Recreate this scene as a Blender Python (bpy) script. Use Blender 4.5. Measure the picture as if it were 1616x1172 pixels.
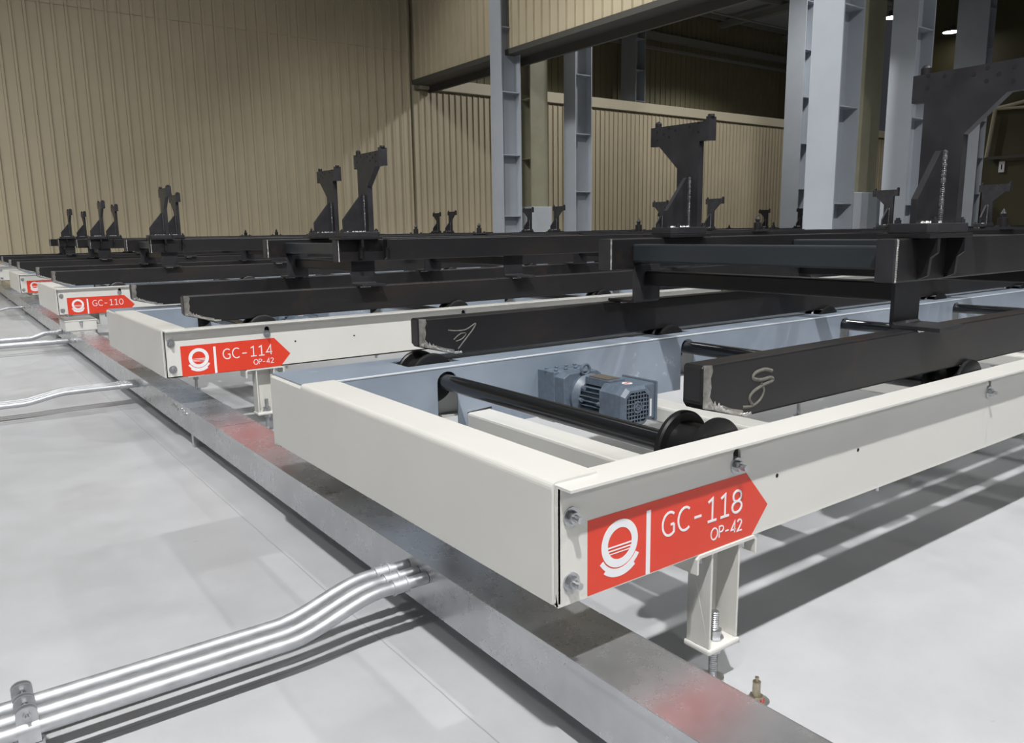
import bpy, bmesh, math, random
from mathutils import Vector, Matrix
random.seed(7)
PI = math.pi
for o in list(bpy.data.objects):
    bpy.data.objects.remove(o)
SC = bpy.context.scene
COL = SC.collection
FZ = -0.49                      # floor level; z = 0 is the top of the roller beds

# ------------------------------------------------------------------ camera
cam_d = bpy.data.cameras.new('camera')
cam = bpy.data.objects.new('camera', cam_d)
COL.objects.link(cam)
cam_d.sensor_fit = 'HORIZONTAL'
cam_d.sensor_width = 36.0
cam_d.lens = 1237.543 * 36.0 / 1616.0
cam_d.clip_start = 0.02
cam_d.clip_end = 200
_r = Vector((0.80591931, -0.59185769, -0.01409042))
_u = Vector((0.11593594, 0.13443839, 0.98411645))
_f = Vector((0.58056259, 0.79475203, -0.17696407))
M = Matrix(((_r.x, _u.x, -_f.x, -0.72958578), (_r.y, _u.y, -_f.y, -0.88492518),
            (_r.z, _u.z, -_f.z, 0.38392728), (0, 0, 0, 1)))
cam.matrix_world = M
SC.camera = cam

# ------------------------------------------------------------------ world and exposure
W = bpy.data.worlds.new('hall_ambience')
SC.world = W
W.use_nodes = True
W.node_tree.nodes['Background'].inputs[0].default_value = (0.80, 0.86, 1.0, 1)
W.node_tree.nodes['Background'].inputs[1].default_value = 0.025
SC.view_settings.view_transform = 'Standard'
SC.view_settings.look = 'None'
SC.view_settings.gamma = 1.0
SC.view_settings.exposure = 0.36
SC.view_settings.use_curve_mapping = False

# hall spot lights: inferred high-bay rows, then added fills for wall, columns, far bays
# x, y, z, power, tilt in degrees (positive: toward +y, negative: toward +x)
LAMPS_AND_FILLS = [(-1.7, -2.5, 7.1, 2150, 0), (-4.4, -2.5, 7.1, 330, 0), (-8.6, -2.5, 7.1, 240, 0), (4.0, -2.5, 7.1, 620, 0), (8.2, -2.5, 7.1, 600, 0),
         (-1.7, -10.6, 7.1, 800, 0), (4.0, -10.6, 7.1, 150, 0),
         (-9.5, 7.0, 7.1, 1700, 18), (-4.5, 7.0, 7.1, 1250, 18), (1.5, 7.0, 7.1, 650, 18),  # unseen wall-washing fills, added to brighten the left back wall
         (3.0, 5.2, 7.1, 1250, -30), (3.2, 10.0, 7.1, 480, -30),  # unseen fills added to brighten the column flanges
         (14.0, 8.5, 7.1, 900, 10), (20.0, 8.5, 7.1, 450, 10), (16.0, 18.0, 7.1, 600, 0), (25.0, 18.5, 7.1, 550, 0)]  # unseen lights beyond the partition, some added to lift the far wall
for (x, y, z, pw, tl) in LAMPS_AND_FILLS:
    ld = bpy.data.lights.new('high_bay_or_fill_light', 'SPOT')
    ld.energy = pw
    ld.color = (1.0, 0.992, 0.98)
    ld.spot_size = math.radians(128 if tl == 18 else 110 if tl == -30 else 156)
    ld.spot_blend = 0.8 if tl == 18 else 0.55
    ld.shadow_soft_size = 0.11 if tl == 0 else 0.35
    lo = bpy.data.objects.new('high_bay_or_fill_light', ld)
    lo.location = (x, y, z)
    lo.rotation_euler = (math.radians(tl), 0, 0) if tl >= 0 else (0, math.radians(tl), 0)
    COL.objects.link(lo)

# ------------------------------------------------------------------ materials
def newmat(name):
    m = bpy.data.materials.new(name)
    m.use_nodes = True
    nt = m.node_tree
    return m, nt, nt.nodes['Principled BSDF']

def noise(nt, scale, detail=4, rough=0.55, vec='Object', stretch=None):
    tc = nt.nodes.new('ShaderNodeTexCoord')
    n = nt.nodes.new('ShaderNodeTexNoise')
    n.inputs['Scale'].default_value = scale
    n.inputs['Detail'].default_value = detail
    n.inputs['Roughness'].default_value = rough
    src = tc.outputs[vec]
    if stretch:
        mp = nt.nodes.new('ShaderNodeMapping')
        mp.inputs['Scale'].default_value = stretch
        nt.links.new(src, mp.inputs['Vector'])
        src = mp.outputs['Vector']
    nt.links.new(src, n.inputs['Vector'])
    return n

def ramp(nt, src, stops):
    r = nt.nodes.new('ShaderNodeValToRGB')
    cr = r.color_ramp
    while len(cr.elements) < len(stops):
        cr.elements.new(0.5)
    for e, (p, c) in zip(cr.elements, stops):
        e.position = p
        e.color = (c[0], c[1], c[2], 1) if isinstance(c, tuple) else (c, c, c, 1)
    nt.links.new(src, r.inputs['Fac'])
    return r

def mixc(nt, fac, a, b, mode='MIX'):
    m = nt.nodes.new('ShaderNodeMix')
    m.data_type = 'RGBA'
    m.blend_type = mode
    for k, v in ((0, fac), (6, a), (7, b)):
        if hasattr(v, 'is_linked') or hasattr(v, 'links'):
            nt.links.new(v, m.inputs[k])
        elif isinstance(v, (int, float)):
            m.inputs[k].default_value = v
        else:
            m.inputs[k].default_value = (v[0], v[1], v[2], 1)
    return m.outputs[2]

def bump(nt, bs, src, strength, dist=0.002):
    b = nt.nodes.new('ShaderNodeBump')
    b.inputs['Strength'].default_value = strength
    b.inputs['Distance'].default_value = dist
    nt.links.new(src, b.inputs['Height'])
    nt.links.new(b.outputs['Normal'], bs.inputs['Normal'])

def simple(name, col, rough=0.5, metal=0.0, nscale=0, namp=0.15, bstr=0.0, coat=0.0, stretch=None, rvar=0.0, detail=5):
    m, nt, bs = newmat(name)
    bs.inputs['Roughness'].default_value = rough
    bs.inputs['Metallic'].default_value = metal
    bs.inputs['Base Color'].default_value = (*col, 1)
    if coat:
        bs.inputs['Coat Weight'].default_value = coat
        bs.inputs['Coat Roughness'].default_value = 0.12
    if nscale:
        n = noise(nt, nscale, detail, 0.6, stretch=stretch)
        lo = tuple(c * (1 - namp) for c in col)
        hi = tuple(min(1, c * (1 + namp)) for c in col)
        r = ramp(nt, n.outputs['Fac'], [(0.3, lo), (0.7, hi)])
        nt.links.new(r.outputs['Color'], bs.inputs['Base Color'])
        if rvar:
            rr = ramp(nt, n.outputs['Fac'], [(0.3, rough - rvar), (0.7, rough + rvar)])
            nt.links.new(rr.outputs['Color'], bs.inputs['Roughness'])
        if bstr:
            bump(nt, bs, n.outputs['Fac'], bstr)
    return m

MAT = {}
# cream paint with small chips
def cream():
    m, nt, bs = newmat('cream_paint')
    n = noise(nt, 2.5, 3)
    base = ramp(nt, n.outputs['Fac'], [(0.3, (0.60, 0.593, 0.56)), (0.7, (0.64, 0.634, 0.60))])
    ch = noise(nt, 38, 6, 0.7, stretch=(0.5, 0.5, 1))
    cm = ramp(nt, ch.outputs['Fac'], [(0.0, 0.0), (0.715, 0.0), (0.725, 1.0)])
    c = mixc(nt, cm.outputs['Color'], base.outputs['Color'], (0.22, 0.21, 0.19))
    nt.links.new(c, bs.inputs['Base Color'])
    bs.inputs['Roughness'].default_value = 0.38
    fine = noise(nt, 220, 2)
    bump(nt, bs, fine.outputs['Fac'], 0.05, 0.001)
    return m
MAT['cream'] = cream()
# blue-grey galvanised drive cover with whitish scuffs
def cover_mat():
    m, nt, bs = newmat('blue_grey_sheet')
    n = noise(nt, 3.0, 4)
    base = ramp(nt, n.outputs['Fac'], [(0.3, (0.25, 0.30, 0.37)), (0.7, (0.33, 0.385, 0.46))])
    s = noise(nt, 22, 8, 0.75)
    s2 = noise(nt, 2.4, 2)
    mu = nt.nodes.new('ShaderNodeMath'); mu.operation = 'MULTIPLY'
    nt.links.new(s.outputs['Fac'], mu.inputs[0]); nt.links.new(s2.outputs['Fac'], mu.inputs[1])
    cm = ramp(nt, mu.outputs[0], [(0.0, 0.0), (0.36, 0.0), (0.41, 0.55)])
    c = mixc(nt, cm.outputs['Color'], base.outputs['Color'], (0.62, 0.66, 0.70))
    nt.links.new(c, bs.inputs['Base Color'])
    bs.inputs['Roughness'].default_value = 0.42
    bs.inputs['Metallic'].default_value = 0.25
    return m
MAT['cover'] = cover_mat()
# mill-scale steel of the pallets
def mill():
    m, nt, bs = newmat('black_mill_steel')
    n = noise(nt, 5, 5, 0.6, stretch=(0.35, 1, 1))
    base = ramp(nt, n.outputs['Fac'], [(0.25, (0.010, 0.010, 0.012)), (0.55, (0.018, 0.017, 0.0185)), (0.72, (0.026, 0.021, 0.019))])
    r = noise(nt, 3.1, 7, 0.7)
    rm = ramp(nt, r.outputs['Fac'], [(0.0, 0.0), (0.60, 0.0), (0.74, 0.55)])
    c = mixc(nt, rm.outputs['Color'], base.outputs['Color'], (0.060, 0.034, 0.018))
    nt.links.new(c, bs.inputs['Base Color'])
    bs.inputs['Roughness'].default_value = 0.42
    bs.inputs['Metallic'].default_value = 0.2
    bs.inputs['Specular IOR Level'].default_value = 0.5
    return m
MAT['mill'] = mill()
MAT['edge'] = simple('edge_highlight_paint', (0.62, 0.66, 0.70), 0.35, 0.3)  # highlight put into the colour of the drive cover's top edge
MAT['slate'] = simple('slate_blue_tube', (0.030, 0.036, 0.042), 0.42, 0.25, 6, 0.25, stretch=(1, .2, 1))
MAT['plate'] = simple('dark_steel_plate', (0.030, 0.030, 0.034), 0.45, 0.3, 9, 0.35)
MAT['weld'] = simple('bright_weld_metal', (0.55, 0.54, 0.52), 0.36, 0.7, 60, 0.5, 0.5)
MAT['ground'] = simple('ground_steel', (0.27, 0.26, 0.24), 0.4, 0.5, 40, 0.5, 0.3)
MAT['seam'] = simple('grey_weld_seam', (0.11, 0.11, 0.115), 0.35, 0.6, 80, 0.5, 0.4)
MAT['scrawl'] = simple('chalk_scrawl', (0.12, 0.115, 0.10), 0.6, 0.1, 60, 0.4)
MAT['gloss'] = simple('black_gloss_roller', (0.007, 0.008, 0.010), 0.22, 0.0, 0, 0, 0, 0.6)
MAT['rubber'] = simple('black_wheel', (0.010, 0.010, 0.011), 0.36)
MAT['zinc'] = simple('zinc_bolt', (0.55, 0.56, 0.58), 0.28, 0.95, 60, 0.2)
MAT['brass'] = simple('yellow_zinc', (0.40, 0.36, 0.27), 0.34, 0.9, 60, 0.2)
MAT['motor'] = simple('blue_grey_motor_paint', (0.105, 0.135, 0.175), 0.42, 0.0, 60, 0.18, 0.1)
MAT['dark'] = simple('black_void', (0.004, 0.004, 0.005), 0.8)
MAT['brown'] = simple('brown_nameplate', (0.14, 0.12, 0.10), 0.5, 0.2)
MAT['white'] = simple('white_label', (0.75, 0.76, 0.78), 0.45)
MAT['red'] = simple('red_sign_film', (0.66, 0.046, 0.020), 0.36)
MAT['redpaint'] = simple('red_paint', (0.50, 0.03, 0.03), 0.5)
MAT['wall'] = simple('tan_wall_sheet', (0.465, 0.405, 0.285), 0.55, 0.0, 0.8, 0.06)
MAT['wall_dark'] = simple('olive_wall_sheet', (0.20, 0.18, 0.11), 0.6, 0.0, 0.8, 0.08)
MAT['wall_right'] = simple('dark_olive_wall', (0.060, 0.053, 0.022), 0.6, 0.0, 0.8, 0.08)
MAT['trimtan'] = simple('pale_tan_trim', (0.50, 0.45, 0.33), 0.5)
MAT['colgrey'] = simple('blue_grey_column_paint', (0.36, 0.39, 0.43), 0.45, 0.0, 1.5, 0.06)
MAT['coltan'] = simple('olive_tan_column_paint', (0.30, 0.285, 0.20), 0.5, 0.0, 2.0, 0.12)
MAT['pedestal'] = simple('pale_grey_pedestal', (0.42, 0.45, 0.48), 0.6, 0.0, 3, 0.06)
MAT['trimdark'] = simple('dark_edge_trim', (0.060, 0.058, 0.050), 0.6)
MAT['ceil'] = simple('ceiling_sheet', (0.34, 0.345, 0.34), 0.7, 0.0, 0.6, 0.1)
MAT['purlin'] = simple('ceiling_purlin', (0.22, 0.22, 0.20), 0.6)
def emis(name, col, s):
    m, nt, bs = newmat(name)
    bs.inputs['Base Color'].default_value = (0.8, 0.8, 0.8, 1)
    bs.inputs['Emission Color'].default_value = (*col, 1)
    bs.inputs['Emission Strength'].default_value = s
    return m
MAT['lamp'] = emis('lamp_diffuser', (1.0, 0.98, 0.94), 18)

# galvanised tray
def tray_mat():
    m, nt, bs = newmat('galvanised_sheet')
    n = noise(nt, 7, 6, 0.65)
    base = ramp(nt, n.outputs['Fac'], [(0.3, (0.48, 0.49, 0.51)), (0.7, (0.62, 0.63, 0.65))])
    sp = nt.nodes.new('ShaderNodeTexVoronoi')
    tc = nt.nodes.new('ShaderNodeTexCoord')
    sp.inputs['Scale'].default_value = 90
    nt.links.new(tc.outputs['Object'], sp.inputs['Vector'])
    c0 = mixc(nt, 0.0, base.outputs['Color'], sp.outputs['Color'], 'MULTIPLY')
    # dark drip marks low on the side face
    dr = noise(nt, 30, 6, 0.7, stretch=(1, 1, 0.25))
    dm = ramp(nt, dr.outputs['Fac'], [(0.0, 0.0), (0.73, 0.0), (0.80, 0.25)])
    c1 = mixc(nt, dm.outputs['Color'], c0, (0.24, 0.24, 0.24))
    prev = c1
    nt.links.new(prev, bs.inputs['Base Color'])
    rr = ramp(nt, n.outputs['Fac'], [(0.3, 0.23), (0.7, 0.31)])
    nt.links.new(rr.outputs['Color'], bs.inputs['Roughness'])
    bs.inputs['Metallic'].default_value = 0.82
    return m
MAT['tray'] = tray_mat()
MAT['conduit'] = simple('galvanised_conduit', (0.52, 0.53, 0.55), 0.50, 0.8, 30, 0.12, 0.0, rvar=0.06)

def floor_mat():
    m, nt, bs = newmat('power_floated_concrete')
    n1 = noise(nt, 0.9, 8, 0.6)
    n2 = noise(nt, 5.5, 8, 0.7)
    a = ramp(nt, n1.outputs['Fac'], [(0.3, (0.42, 0.43, 0.445)), (0.7, (0.475, 0.482, 0.498))])
    b = ramp(nt, n2.outputs['Fac'], [(0.33, 0.90), (0.62, 1.0)])
    c = mixc(nt, 1.0, a.outputs['Color'], b.outputs['Color'], 'MULTIPLY')
    # small dark specks and scuffs
    n3 = noise(nt, 26, 3, 0.5, stretch=(0.35, 1, 1))
    s = ramp(nt, n3.outputs['Fac'], [(0.0, 0.0), (0.755, 0.0), (0.79, 0.5)])
    c = mixc(nt, s.outputs['Color'], c, (0.16, 0.16, 0.155))
    # saw-cut joints: one along the tray, cross joints between the bays
    tc = nt.nodes.new('ShaderNodeTexCoord')
    sep = nt.nodes.new('ShaderNodeSeparateXYZ')
    nt.links.new(tc.outputs['Object'], sep.inputs[0])
    wn = noise(nt, 7, 3)
    for ax, pos, wd in ((0, -0.034, 0.0016), (1, 0.564, 0.0013), (1, 4.46, 0.003), (1, 8.36, 0.004), (0, -3.9, 0.002), (1, -3.35, 0.002), (0, 5.8, 0.002)):
        w_ = nt.nodes.new('ShaderNodeMath'); w_.operation = 'MULTIPLY_ADD'
        nt.links.new(wn.outputs['Fac'], w_.inputs[0]); w_.inputs[1].default_value = 0.008
        nt.links.new(sep.outputs[ax], w_.inputs[2])
        s_ = nt.nodes.new('ShaderNodeMath'); s_.operation = 'SUBTRACT'
        nt.links.new(w_.outputs[0], s_.inputs[0]); s_.inputs[1].default_value = pos + 0.004
        a_ = nt.nodes.new('ShaderNodeMath'); a_.operation = 'ABSOLUTE'
        nt.links.new(s_.outputs[0], a_.inputs[0])
        l_ = nt.nodes.new('ShaderNodeMath'); l_.operation = 'LESS_THAN'
        nt.links.new(a_.outputs[0], l_.inputs[0]); l_.inputs[1].default_value = wd
        h_ = nt.nodes.new('ShaderNodeMath'); h_.operation = 'MULTIPLY'
        nt.links.new(l_.outputs[0], h_.inputs[0]); h_.inputs[1].default_value = 0.55
        c = mixc(nt, h_.outputs[0], c, (0.20, 0.20, 0.20))
    nt.links.new(c, bs.inputs['Base Color'])
    rr = ramp(nt, n2.outputs['Fac'], [(0.3, 0.30), (0.7, 0.48)])
    nt.links.new(rr.outputs['Color'], bs.inputs['Roughness'])
    bump(nt, bs, n2.outputs['Fac'], 0.08, 0.003)
    return m
MAT['floor'] = floor_mat()

# ------------------------------------------------------------------ mesh helpers
class MB:
    """collects shapes; build() links them as ONE mesh object"""
    def __init__(s):
        s.v = []; s.f = []; s.m = []; s.sm = []
    def add(s, vs, fs, mi=0, smooth=False):
        b = len(s.v)
        s.v += [tuple(v) for v in vs]
        for f in fs:
            s.f.append([b + i for i in f]); s.m.append(mi); s.sm.append(smooth)
        return s
    def box(s, x0, x1, y0, y1, z0, z1, mi=0):
        vs = [(x0,y0,z0),(x1,y0,z0),(x1,y1,z0),(x0,y1,z0),(x0,y0,z1),(x1,y0,z1),(x1,y1,z1),(x0,y1,z1)]
        return s.add(vs, [(0,3,2,1),(4,5,6,7),(0,1,5,4),(1,2,6,5),(2,3,7,6),(3,0,4,7)], mi)
    def cyl(s, a, b, r, n=20, r2=None, mi=0, smooth=True, caps=True):
        a = Vector(a); b = Vector(b); r2 = r if r2 is None else r2
        d = (b - a).normalized()
        t = d.cross(Vector((0,0,1)) if abs(d.z) < .9 else Vector((1,0,0))).normalized()
        w = d.cross(t)
        vs = []
        for c, rr in ((a, r), (b, r2)):
            for i in range(n):
                an = 2*PI*i/n
                vs.append(c + (t*math.cos(an) + w*math.sin(an))*rr)
        s.add(vs, [(i, (i+1) % n, n+(i+1) % n, n+i) for i in range(n)], mi, smooth)
        if caps:
            s.add(vs[:n], [tuple(range(n-1, -1, -1))], mi)
            s.add(vs[n:], [tuple(range(n))], mi)
        return s
    def lathe(s, c, d, prof, n=32, mi=0, smooth=True):
        c = Vector(c); d = Vector(d).normalized()
        t = d.cross(Vector((0,0,1)) if abs(d.z) < .9 else Vector((1,0,0))).normalized()
        w = d.cross(t)
        for (h0, r0), (h1, r1) in zip(prof[:-1], prof[1:]):
            vs = []
            for h, rr in ((h0, r0), (h1, r1)):
                for i in range(n):
                    an = 2*PI*i/n
                    vs.append(c + d*h + (t*math.cos(an) + w*math.sin(an))*max(rr, 1e-5))
            s.add(vs, [(i, (i+1) % n, n+(i+1) % n, n+i) for i in range(n)], mi, smooth)
        return s
    def tube(s, pts, r, n=16, mi=0):
        pts = [Vector(p) for p in pts]
        rings = []
        t0 = None
        for i, p in enumerate(pts):
            d = (pts[min(i+1, len(pts)-1)] - pts[max(i-1, 0)]).normalized()
            if t0 is None:
                t0 = d.cross(Vector((0,0,1)) if abs(d.z) < .9 else Vector((1,0,0))).normalized()
            t0 = (t0 - d*t0.dot(d)).normalized()
            w = d.cross(t0)
            rings.append([p + (t0*math.cos(2*PI*k/n) + w*math.sin(2*PI*k/n))*r for k in range(n)])
        vs = [v for rg in rings for v in rg]
        fs = []
        for i in range(len(rings)-1):
            for k in range(n):
                fs.append((i*n+k, i*n+(k+1) % n, (i+1)*n+(k+1) % n, (i+1)*n+k))
        s.add(vs, fs, mi, True)
        s.add(rings[0], [tuple(range(n-1, -1, -1))], mi); s.add(rings[-1], [tuple(range(n))], mi)
        return s
    def prism(s, poly, ax, a, b, mi=0):
        """extrude a 2-D outline along an axis. ax='x': poly=(y,z); 'y': poly=(x,z); 'z': poly=(x,y)"""
        def P(p, h):
            return {'x': (h, p[0], p[1]), 'y': (p[0], h, p[1]), 'z': (p[0], p[1], h)}[ax]
        n = len(poly)
        vs = [P(p, a) for p in poly] + [P(p, b) for p in poly]
        fs = [(i, (i+1) % n, n+(i+1) % n, n+i) for i in range(n)]
        fs += [tuple(range(n-1, -1, -1)), tuple(range(n, 2*n))]
        return s.add(vs, fs, mi)
    def hexn(s, a, b, r, mi=0):
        return s.cyl(a, b, r, 6, mi=mi, smooth=False)
    def mesh(s, name):
        me = bpy.data.meshes.new(name)
        bm = bmesh.new()
        bv = [bm.verts.new(v) for v in s.v]
        for f, mi, sm in zip(s.f, s.m, s.sm):
            try:
                fc = bm.faces.new([bv[i] for i in f])
                fc.material_index = mi; fc.smooth = sm
            except ValueError:
                pass
        bmesh.ops.remove_doubles(bm, verts=bm.verts, dist=1e-6)
        bmesh.ops.recalc_face_normals(bm, faces=bm.faces)
        for e in bm.edges:
            if len(e.link_faces) == 2 and e.calc_face_angle(0) > math.radians(38):
                e.smooth = False
        bm.to_mesh(me); bm.free()
        return me

def link(name, me, mats, parent=None, bevel=0, loc=None, seg=2):
    o = bpy.data.objects.new(name, me)
    if not me.materials:
        for m in (mats if isinstance(mats, (list, tuple)) else [mats]):
            me.materials.append(MAT[m])
    COL.objects.link(o)
    if parent is not None:
        o.parent = parent
    if loc:
        o.location = loc
    if bevel:
        b = o.modifiers.new('edge', 'BEVEL')
        b.width = bevel; b.segments = seg; b.limit_method = 'ANGLE'; b.angle_limit = math.radians(50)
        b.harden_normals = False
    return o

CACHE = {}
def part(name, key, fn, mats, parent, bevel=0, loc=None, seg=2):
    """one mesh object under its thing; the mesh is shared by every copy with the same key"""
    if key is None:
        me = fn().mesh(name)
    else:
        if key not in CACHE:
            CACHE[key] = fn().mesh(name)
        me = CACHE[key]
    return link(name, me, mats, parent, bevel, loc, seg)

def thing(name, label, cat, loc, group=None, rz=0):
    o = bpy.data.objects.new(name, None)
    o.empty_display_size = .2
    COL.objects.link(o)
    o.location = loc
    o.rotation_euler = (0, 0, rz)
    o['label'] = label; o['category'] = cat
    if group: o['group'] = group
    return o

def tag(o, label, cat, group=None):
    o['label'] = label; o['category'] = cat
    if group: o['group'] = group
    return o

def copy_tree(o, parent=None):
    kids = list(o.children)
    c = o.copy(); COL.objects.link(c); c.parent = parent
    for k in kids:
        copy_tree(k, c)
    return c

def struct(name, mb, mats, bevel=0):
    o = link(name, mb.mesh(name), mats, None, bevel)
    o['kind'] = 'structure'
    return o

# ------------------------------------------------------------------ the hall
struct('floor', MB().box(-16, 34, -14, 24, FZ-.2, FZ), 'floor')

def ribbed(x0, x1, pitch, y, z0, z1, rib=0.05, depth=0.035, along='x', th=0.01):
    """profiled sheet: flat pans with narrow trapezoid ribs toward the viewer"""
    mb = MB()
    prof = []
    u = x0
    while u < x1 - 1e-6:
        e = min(u + pitch, x1)
        f = pitch - rib
        for du, dy in ((0, 0), (f, 0), (f + rib*.14, -depth), (f + rib*.80, -depth), (pitch, 0)):
            if u + du <= x1 + 1e-6:
                prof.append((u + du, y + dy))
        u += pitch
    n = len(prof)
    if along == 'x':
        P = lambda p, z, b=0: (p[0], p[1] + b, z)
    else:
        P = lambda p, z, b=0: (p[1] + b, p[0], z)
    vs = [P(p, z0) for p in prof] + [P(p, z1) for p in prof] + [P(p, z0, th) for p in prof] + [P(p, z1, th) for p in prof]
    fs = []
    for i in range(n-1):
        fs.append((i, i+1, n+i+1, n+i))
        fs.append((2*n+i, 3*n+i, 3*n+i+1, 2*n+i+1))
        fs.append((n+i, n+i+1, 3*n+i+1, 3*n+i)); fs.append((i, 2*n+i, 2*n+i+1, i+1))
    mb.add(vs, fs)
    return mb

WX = 8.28
w = ribbed(-16, WX, 0.205, 15.0, FZ, 4.27, 0.055, 0.042)
w2 = ribbed(-16, WX, 0.205, 14.985, 4.24, 9.2, 0.055, 0.042)
w.add(w2.v, w2.f)
w.box(-16, WX, 15.06, 15.2, FZ, 9.2)
struct('wall_back_left', w, 'wall')
w = ribbed(WX, 30, 0.16, 15.0, FZ, 3.45, 0.035, 0.035)
w.box(WX, 30, 15.06, 15.2, FZ, 3.6)
struct('wall_back_low', w, 'wall')
struct('trim_1', MB().box(WX+.12, 30, 14.90, 15.22, 3.50, 3.74), 'trimtan')
# hanging partition above the opening, running toward the viewer
w = ribbed(1.0, 14.93, 0.22, WX, 3.66, 9.2, 0.06, 0.04, along='y')
w.box(WX+.05, WX+.14, 1.0, 15.2, 3.66, 9.2)
struct('wall_partition', w, 'wall')
struct('trim_2', MB().box(WX-.05, WX+.42, 1.0, 14.95, 3.56, 3.655).box(WX+.36, WX+.42, 1.0, 14.95, 3.42, 3.56), 'trimdark')
# far wall beyond the low wall
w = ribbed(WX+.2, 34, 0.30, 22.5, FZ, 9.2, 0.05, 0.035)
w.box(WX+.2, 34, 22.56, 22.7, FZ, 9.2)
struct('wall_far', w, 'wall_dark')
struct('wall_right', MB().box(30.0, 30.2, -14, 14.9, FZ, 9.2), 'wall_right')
struct('trim_3', MB().box(WX+.5, 34, 22.25, 22.45, 7.78, 8.05).box(WX+.5, 34, 22.1, 22.2, 7.35, 7.45), 'purlin')
c = MB().box(-16, 34, -14, 24, 9.2, 9.35)
for i in range(14):
    c.box(-16, 34, -13+i*2.7, -12.88+i*2.7, 8.98, 9.2, 1)
for i in range(6):
    c.box(9.5+i*4.5, 9.75+i*4.5, -14, 24, 8.75, 9.0, 1)
for i in range(5):
    c.cyl((10, 3.5+i*4.2, 8.5), (34, 3.5+i*4.2, 8.5), .04, 8, mi=1)
struct('ceiling', c, ['ceil', 'purlin'])

# ---- columns
def h_column(name, x, y, dx, dy, z1, mat, label, off=0.65, normal='x', group=None, base=FZ):
    """H section: flanges normal to x (or y), web between them, stiffener plates"""
    t = thing(name, label, 'column', (x, y, FZ), group)
    L = (0, 0, -FZ)
    f = .022
    if normal == 'x':
        fl = MB().box(0, f, -dy/2, dy/2, base, z1).box(dx-f, dx, -dy/2, dy/2, base, z1)
        wb = MB().box(f, dx-f, -.008, .008, base, z1)
    else:
        fl = MB().box(-dx/2, dx/2, 0, f, base, z1).box(-dx/2, dx/2, dy-f, dy, base, z1)
        wb = MB().box(-.008, .008, f, dy-f, base, z1)
    part('flange', None, lambda: fl, mat, t, 0, L)
    part('web', None, lambda: wb, mat, t, 0, L)
    z = off
    while z < z1 - .2:
        if z > base + .2:
            if normal == 'x':
                st = lambda z=z: MB().box(f, dx-f, -dy/2+.01, -.008, z-.008, z+.008).box(f, dx-f, .008, dy/2-.01, z-.008, z+.008)
            else:
                st = lambda z=z: MB().box(-dx/2+.01, -.008, f, dy-f, z-.008, z+.008).box(.008, dx/2-.01, f, dy-f, z-.008, z+.008)
            part('stiffener_plate', None, st, mat, t, 0, L)
        z += 1.12
    part('base_plate', None, lambda: MB().box(-.05, (dx if normal == 'x' else dx/2)+.05, (-dy/2 if normal == 'x' else 0)-.05, (dy/2 if normal == 'x' else dy)+.05, base, base+.03), mat, t, 0, L) if normal == 'x' else None
    return t
h_column('steel_column', 8.02, 11.467, .44, .35, 9.1, 'colgrey', 'blue-grey H-section steel column in front of the hanging tan partition, left of the picture centre')
h_column('steel_column', 9.80, 11.475, .44, .35, 9.1, 'colgrey', 'blue-grey H-section column whose top goes behind the partition edge, right of the first tan column', 1.13)
h_column('steel_column', 8.02, 4.75, .44, .40, 9.1, 'colgrey', 'tall blue-grey H-section column, nearest and brightest, left of the second tan column')
h_column('steel_column', 9.80, 4.785, .44, .34, 9.1, 'colgrey', 'blue-grey H-section column partly behind the largest black bracket')
h_column('steel_column', 17.2, 11.5, .44, .50, 9.1, 'colgrey', 'blue-grey column seen just left behind the nearest bright column', .2)
h_column('steel_column', 26.3, 11.5, .44, .95, 9.1, 'colgrey', 'distant pale grey column between the two bright ceiling lamps', .2)
h_column('steel_column', 21.35, 21.6, .5, .8, 8.0, 'colgrey', 'grey column against the far dark wall with a shiny highlight')
h_column('steel_column', 32.2, 21.6, .5, .6, 8.0, 'colgrey', 'dim grey column at the right end of the far dark wall')
def tan_column(x, y, dx, label):
    t = h_column('steel_column', x, y, dx, .34, 9.1, 'coltan', label, 1.77, 'y', base=.84)
    part('pedestal', None, lambda: MB().box(-dx/2-.04, dx/2+.04, -.07, .38, FZ, .84), 'pedestal', t, .01, (0, 0, -FZ))
    return t
tan_column(9.15, 11.62, .42, 'olive-tan H-section column on a pale pedestal between two blue-grey columns')
tan_column(9.98, 5.34, .70, 'olive-tan column on a grey pedestal beside the nearest bright column')

# ---- lamps that hang in view
def lamp(x, y, z, label, top=9.2):
    t = thing('high_bay_lamp', label, 'lamp', (x, y, z))
    part('housing', 'lamp_h', lambda: MB().lathe((0,0,0), (0,0,1), [(0.0,.26),(.03,.27),(.05,.25),(.10,.12),(.22,.11),(.25,.03),(.25,0)], 28), 'trimdark', t)
    part('diffuser', 'lamp_d', lambda: MB().lathe((0,0,0), (0,0,1), [(0.002,0),(0.002,.255),(.02,.255)], 28), 'lamp', t)
    part('hanger', None, lambda: MB().cyl((0,0,.24), (0,0,top-z), .012, 8), 'trimdark', t)
    return t
lamp(25.72, 13.80, 7.1, 'glowing high-bay lamp beside the tan column top, left of the two lit lamps')
lamp(29.0, 13.45, 7.0, 'glowing high-bay lamp above the largest black bracket, right of the two lit lamps')

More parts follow.
